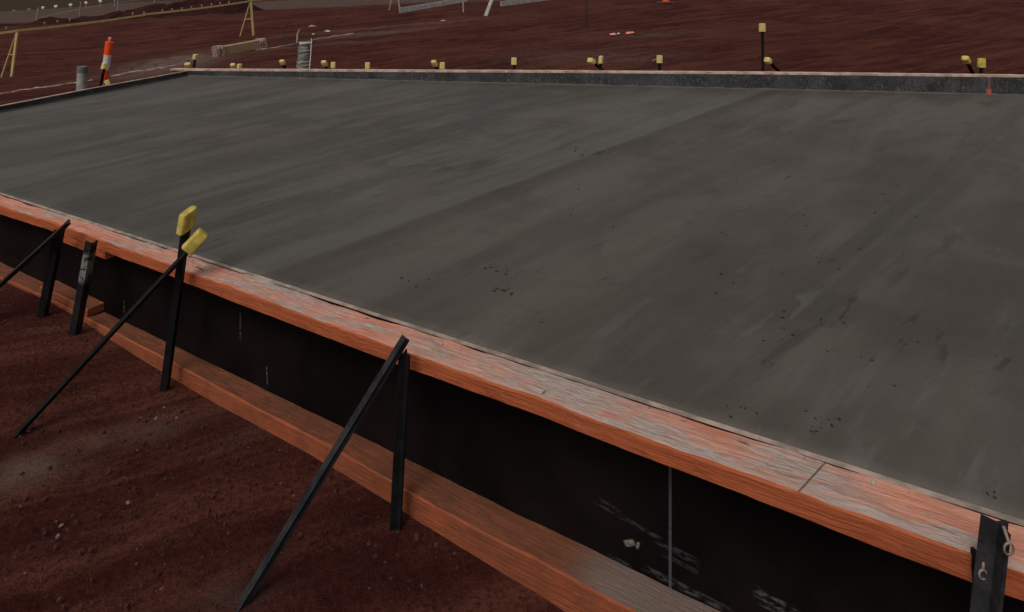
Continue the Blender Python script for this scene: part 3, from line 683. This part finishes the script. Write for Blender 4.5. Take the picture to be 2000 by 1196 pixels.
t = tube('upright_pipe', atY(588, 175, 8.35), atY(597, 82, 8.35), .086, FILM, 'upright pipe wrapped in clear wrinkled film behind the far formwork', 'pipe', wr=.01)
V, Fc = sweep([atY(603, 150, 8.25), atY(607, 105, 8.25), atY(608.5, 76, 8.25)], circ(.006, 6)); mesh('film_edge', V, Fc, mat_simple('film_fold', (.75, .7, .66), (.8, .78, .75), 9, .3), t)
for yy, dl in ((84, 3), (98, 4), (120, 3), (126, 4)):
    pth = [atY(x, yy + dl - (x - 582) * .14, 8.24 + abs(x - 595) * .003) for x in np.linspace(586, 608, 7)]
    V, Fc = sweep(pth, circ(.0045, 5)); mesh('film_fold', V, Fc, MARK if yy == 84 else PALE, t)
# hose ring
c = atY(570, 64, 10.6); path = []
for k in range(26):
    a = R(40 + k * 11); path.append(atY(572 + 17 * math.cos(a), 63 - 21 * math.sin(a), 10.6 + .05 * math.sin(a)))
V, Fc = sweep(path, circ(.009, 6), ref=Vector((0, 1, 0))); t = mesh('hose_loop', V, Fc, BLACK, smooth=True, origin=path[-1]); tag(t, 'thin black loop of conduit standing out of the dirt left of the wrapped pipe', 'conduit')
V, Fc = sweep([atY(585, 58, 10.4), atY(581, 67, 10.4), atY(580, 84, 10.4)], circ(.014, 6)); t = mesh('plastic_strip', V, Fc, PALE, origin=atY(580, 84, 10.4)); tag(t, 'short pale strip of plastic standing beside the conduit loop', 'plastic strip')

# ------------------------------------------------------------ hurdles
HG = 'yellow barrier line'
def aframe(pt, l1, l2, label, Y):
    T = atY(*pt, Y); P1 = atY(*l1, Y + .12); P2 = atY(*l2, Y - .12)
    t = empty('barrier_trestle', (P1 + P2) / 2, label, 'trestle', 'yellow A-shaped barrier trestles')
    bar('leg', P1 - Vector((0, 0, .06)), T + Vector((-.01, .015, 0)), .034, .026, YW, t); bar('leg', P2 - Vector((0, 0, .06)), T + Vector((.02, -.015, 0)), .044, .028, YW, t)
    bar('cross_bar', P1.lerp(T, .5), P2.lerp(T, .5), .03, .02, YW, t)
    return T
Y1, Y2, Y3 = 11.0, 14.8, 19.5
T1 = aframe((33, 64), (2, 150), (22, 150), 'yellow A-shaped trestle at the left edge, nearest of the three', Y1)
T2 = aframe((489, 5), (468, 71), (495, 69), 'yellow A-shaped trestle in the middle of the barrier line, above the wrapped timber', Y2)
T3 = aframe((772, -30), (759, 23), (782, 20), 'farthest yellow A-shaped trestle, its top cut off by the picture edge', Y3)
def rail(P, Q, label, sag=.02):
    pth = [P.lerp(Q, k / 12) - Vector((0, 0, sag * math.sin(math.pi * k / 12))) for k in range(13)]
    V, Fc = sweep(pth, rect(.035, .036)); o = mesh('barrier_rail', V, Fc, YW, origin=P); tag(o, label, 'rail', 'yellow rails of the barrier line')
up = Vector((0, 0, .03))
Tm = atY(283, 29.5, 12.9)
rail(atY(-420, 112, 9.2), T1 + up, 'yellow rail running out of the left edge of the picture')
rail(T1 + up + Vector((.01, 0, .003)), Tm, 'long yellow rail from the left trestle to halfway along the barrier')
rail(Tm + Vector((0, 0, .012)), T2 + up, 'long yellow rail from halfway along the barrier to the middle trestle')
rail(T2 + up + Vector((.02, .02, .01)), T3 + up, 'yellow rail climbing out of the top of the picture')

# ------------------------------------------------------------ soil heaps
HEAP = mat_simple('dark_soil', (.018, .0065, .0055), (.045, .014, .011), 3, .95, 0, .8, .1, bd=.05)
def heap(x0, x1, ytops, Y, depth, label):
    # ridge whose crest follows a few measured heights; real mound with noise
    tab = sorted(ytops); n = 60; m = 22; V = []; Fc = []
    P0, P1 = atY(x0, 0, Y), atY(x1, 0, Y)
    for i in range(n + 1):
        a = i / n; x = x0 + (x1 - x0) * a; yt = np.interp(x, [q[0] for q in tab], [q[1] for q in tab]); crest = atY(x, yt, Y); g0 = gz(crest.x, crest.y)
        hgt = max(0.02, crest.z - g0) * min(1, min(a, 1 - a) * 9 + .05)
        for j in range(m + 1):
            b = -1 + 2 * j / m; yy = Y + b * depth; prof_ = (1 - abs(b) ** 1.5) if abs(b) < 1 else 0
            z = g0 * (1 - abs(b)) + gz(crest.x, yy) * abs(b) + hgt * prof_ * (1 + .35 * noise.fractal(Vector((crest.x * 1.3, yy * 1.3, 2)), .9, 2, 4)) - .06 * abs(b)
            V.append((crest.x, yy, z))
    for i in range(n):
        for j in range(m): Fc.append((i * (m + 1) + j, (i + 1) * (m + 1) + j, (i + 1) * (m + 1) + j + 1, i * (m + 1) + j + 1))
    o = mesh('soil_heap', V, Fc, HEAP, smooth=True, origin=atY((x0 + x1) / 2, 55, Y)); tag(o, label, 'heap', 'dark soil heaps behind the barrier')
heap(-220, 42, [(-220, 50), (-60, 46), (0, 47), (22, 50), (42, 62)], 21, 1.6, 'leftmost dark soil heap cut by the left edge of the picture')
heap(64, 158, [(64, 54), (85, 40), (103, 32), (120, 36), (158, 38)], 21.5, 1.5, 'small peaked dark soil heap between two thin fence posts')
heap(150, 255, [(150, 38), (160, 32), (200, 33), (230, 22), (255, 26)], 22.3, 1.4, 'low dark soil heap in the middle of the row')
heap(236, 500, [(236, 30), (255, 17), (285, 12), (330, 9), (350, 3), (400, 1), (450, -1), (500, 2)], 23, 1.8, 'long high dark soil heap behind the rail, right of the others')
# ------------------------------------------------------------ thin fence posts, wire, markers, pegs
FP = mat_simple('pale_post', (.28, .22, .19), (.36, .3, .26), 8, .7)
tops = []
for i, ((xt, yt), (xb, yb), Y, lb) in enumerate([((75, 14), (67, 50), 27, 'thin pale fence post nearest the left edge, rising beside the peaked heap'), ((158, 4), (153, 33), 28, 'thin pale fence post second from the left'),
        ((232, -4), (227, 20), 29, 'thin pale fence post third from the left'), ((303, -8), (300, 11), 30, 'thin pale fence post fourth from the left')]):
    T, Bq = atY(xt, yt, Y), atY(xb, yb, Y); V, Fc = sweep([Bq - Vector((0, 0, .3)), T], circ(.022, 6)); o = mesh('fence_post', V, Fc, FP, origin=Bq); tag(o, lb, 'post', 'thin fence posts by the road'); tops.append(T.lerp(Bq, .6 - i * .12))
for a, b, lb in ((tops[0], tops[1], 'left'), (tops[1], tops[2], 'middle'), (tops[2], tops[3], 'right')):
    V, Fc = sweep([a.lerp(b, k / 8) for k in range(9)], circ(.007, 4)); o = mesh('fence_wire', V, Fc, FP, origin=a); tag(o, lb + ' span of thin wire between the pale fence posts', 'wire', 'fence wires by the road')
mk_lb = ['dull white marker board nearest the left edge', 'dull marker board second from the left', 'dull white marker board left of the first bright one', 'bright white marker board, left of two bright ones', 'bright white marker board, right of two bright ones', 'small dim marker board left of a lone bright one', 'lone bright white marker board beside the third fence post', 'pale marker board cut by the top edge of the picture']
for (x, y), lb in zip([(27, 22), (57, 19), (84, 15), (109, 12.5), (138, 9.5), (168, 5.5), (196, 2.5), (224, -1)], mk_lb):
    Y = 37; C = atY(x, y, Y); gzv = gz(C.x, C.y); wd = .075 if 'dull' in lb or 'dim' in lb else .09
    t = empty('marker_board', Vector((C.x, C.y, min(gzv, C.z - .12))), lb, 'marker', 'white marker boards by the road'); m_ = MARK if 'bright' in lb else FP
    bar('board', C - Vector((wd, 0, .01)), C + Vector((wd, 0, .02)), .05, .13, m_, t, bevel=.008)
    bar('stem', t.location, C - Vector((0, 0, .06)), .03, .03, FP, t)
pg = [(12, 54), (87, 45), (112, 41), (136, 38), (259, 26), (281, 24.5), (317, 20.5), (336, 18), (355, 16.5), (374, 14), (394, 11), (413, 8.5), (430, 6), (447, 4)]
words = ['on the leftmost heap', 'low on the left flank of the peaked heap', 'on the peaked heap, larger and flat', 'right of the peaked heap', 'leftmost of the row on the long heap', 'second of the row on the long heap', 'third of the row on the long heap', 'fourth of the row on the long heap', 'fifth of the row on the long heap', 'sixth of the row on the long heap', 'seventh of the row on the long heap', 'eighth of the row on the long heap', 'ninth of the row on the long heap', 'rightmost of the row on the long heap']
for (x, y), wd in zip(pg, words):
    Y = 18.6; C = atY(x, y, Y); t = empty('survey_peg', C - Vector((0, 0, .18)), 'small pink topped survey peg ' + wd, 'peg', 'survey pegs along the soil heaps')
    bar('stem', C - Vector((0, 0, .07)), C, .012, .012, FP, t); bar('flag', C - Vector((.02, 0, 0)), C + Vector((.022, 0, .012)), .02, .026, PEG, t)
# ------------------------------------------------------------ aluminium beams, timber, cone, pole, rubble
def obar(name, a, b, w, h, mat, lb, cat, group=None, spin=0, bevel=.004): o = bar(name, a, b, w, h, mat, None, spin, bevel, origin=a); tag(o, lb, cat, group); return o
obar('metal_beam', atY(780, 21, 17), atY(912, -1, 18.5), .06, .14, GALV, 'long grey metal beam lying beside the far trestle', 'beam', 'grey metal beams')
obar('metal_beam', atY(978, 8, 17), atY(1110, -9, 18.6), .06, .14, GALV, 'second grey metal beam, right of the leaning grey stake', 'beam', 'grey metal beams')
obar('metal_plate', atY(905, 24, 16.6), atY(904.5, -14, 16.6), .03, .15, GALV, 'upright grey plate across the end of the left beam', 'plate', spin=R(90))
obar('leaning_stake', atY(944, 44, 15.5), atY(969, -22, 15.9), .03, .11, GALV, 'leaning pale grey stake between the two grey beams', 'stake', spin=R(90))
P = atY(1145.5, 53, 12); obar('thin_pole', P - Vector((0, 0, .1)), P + Vector((0, 0, 1.4)), .026, .026, BLACK, 'thin black pole standing in the dirt, running out of the top of the picture', 'pole')
WRAP = mat_simple('dusty_film', (.16, .10, .08), (.40, .29, .24), 16, .6)
def wrapped():
    a = atY(425, 101, 10.6); b = atY(512, 85, 11.3); c = (a + b) / 2
    t = empty('timber_beam', c, 'timber beam lying on the dirt with its ends wrapped in pale plastic', 'beam')
    bar('beam', a, b, .16, .15, LUMBER, t, bevel=.006)
    d = (b - a).normalized(); x, y, _ = frame_of(d)
    for e0, e1, sg in ((-.05, .09, 1), (-.10, .03, -1)):
        base = a if sg > 0 else b; V = []; Fc = []; N = 24; M = 10
        for j in range(M + 1):
            q = base + d * (e0 + (e1 - e0) * j / M)
            for i in range(N):
                an = 2 * math.pi * i / N; ca, sa = math.cos(an), math.sin(an); px = math.copysign(abs(ca) ** .4, ca) * .09; py = math.copysign(abs(sa) ** .4, sa) * .088
                k = 1.08 + .16 * noise.fractal(Vector((px * 40, py * 20, j * .9 + sg)), .9, 2, 3); V.append(q + x * px * k + y * py * k)
        for j in range(M):
            for i in range(N): i2 = (i + 1) % N; Fc.append((j * N + i, j * N + i2, (j + 1) * N + i2, (j + 1) * N + i))
        Fc.append(tuple(range(N))[::-1]); Fc.append(tuple(M * N + i for i in range(N))); mesh('plastic_wrap', V, Fc, WRAP, t)
wrapped()
def cone():
    C = atY(1300, 6, 15); t = empty('traffic_cone', C, 'orange traffic cone cut off by the top edge of the picture', 'cone')
    V, Fc = sweep([C, C + Vector((0, 0, .03))], circ(.21, 20)); mesh('base', V, Fc, mat_simple('dusty_rubber', (.10, .07, .06), (.16, .12, .1), 8, .8), t)
    V, Fc = sweep([C + Vector((0, 0, .031)), C + Vector((0, 0, .07)), C + Vector((0, 0, .5))], circ(1, 20), scale=[.10, .075, .025]); mesh('cone_body', V, Fc, ORG, t, smooth=True)
cone()
def lump(x, y, r, mat, lb, el=1.5):
    C = ground_hit(x, y, 7.5); V = []; Fc = []
    bm = bmesh.new(); bmesh.ops.create_icosphere(bm, subdivisions=2, radius=1)
    for v in bm.verts:
        k = r * (1 + .5 * noise.noise(v.co * 1.7 + Vector((x, y, 0)))); v.co = Vector((v.co.x * k * el, v.co.y * k, max(-.3, v.co.z) * k * .7))
    me = bpy.data.meshes.new('rubble'); bm.to_mesh(me); bm.free(); me.materials.append(mat); o = bpy.data.objects.new('rubble_piece', me); o.location = C; COL.objects.link(o); tag(o, lb, 'rubble', 'rubble in the dirt behind the slab')
lump(1197, 68, .045, PEG, 'orange piece of rubble, left of two below the pole'); lump(1231, 66, .055, PEG, 'larger orange piece of rubble, right of two below the pole'); lump(1241, 68, .04, CLOD, 'dark flat lump beside the larger orange rubble', 3)
lump(1208, 66, .018, MARK, 'tiny white chip between the two orange pieces of rubble')
lump(610, 52, .05, PALE, 'pale lump on the dark dirt above the wrapped pipe', 1.8); lump(640, 62, .045, PALE, 'pale lump right of the wrapped pipe top', 1.6); lump(612, 68, .03, MARK, 'small white stone above the wrapped pipe top')
lump(865, 41, .035, PALE, 'small pale stone below the long grey beam', 1.6)
P = FAR.hit(1274, 119, -.5); V, Fc = sweep([P, P + Vector((.11, .02, .045))], circ(.005, 5)); o = mesh('wire_offcut', V, Fc, PALE, origin=P); tag(o, 'short pale wire sticking out beside the cap below the cone', 'wire')
# pale membrane edge along the lip of the building pad
def lip(pix, label, r=.011, ymin=7):
    path = []
    for (x0, y0), (x1, y1) in zip(pix[:-1], pix[1:]):
        k = max(2, int(abs(x1 - x0) / 9))
        for i in range(k): a = i / k; p = ground_hit(x0 + (x1 - x0) * a, y0 + (y1 - y0) * a + random.gauss(0, .5), ymin); p.z += .012 + .008 * random.random(); path.append(p)
    sc_ = [random.uniform(.4, 1.3) for _ in path]; V, Fc = sweep(path, circ(r, 5), scale=sc_)
    o = mesh('membrane_edge', V, Fc, PALE, origin=path[0]); tag(o, label, 'membrane', 'pale membrane edges in the dirt')
lip([(0, 186), (60, 176), (120, 168), (190, 158)], 'pale membrane edge in the dirt left of the grey pipe')
lip([(218, 151), (270, 141), (320, 134), (355, 127)], 'pale membrane edge between the bollard and the far left corner')
lip([(500, 100), (540, 94), (580, 87), (612, 80), (650, 73), (700, 66)], 'pale membrane edge passing behind the wrapped pipe', .009)
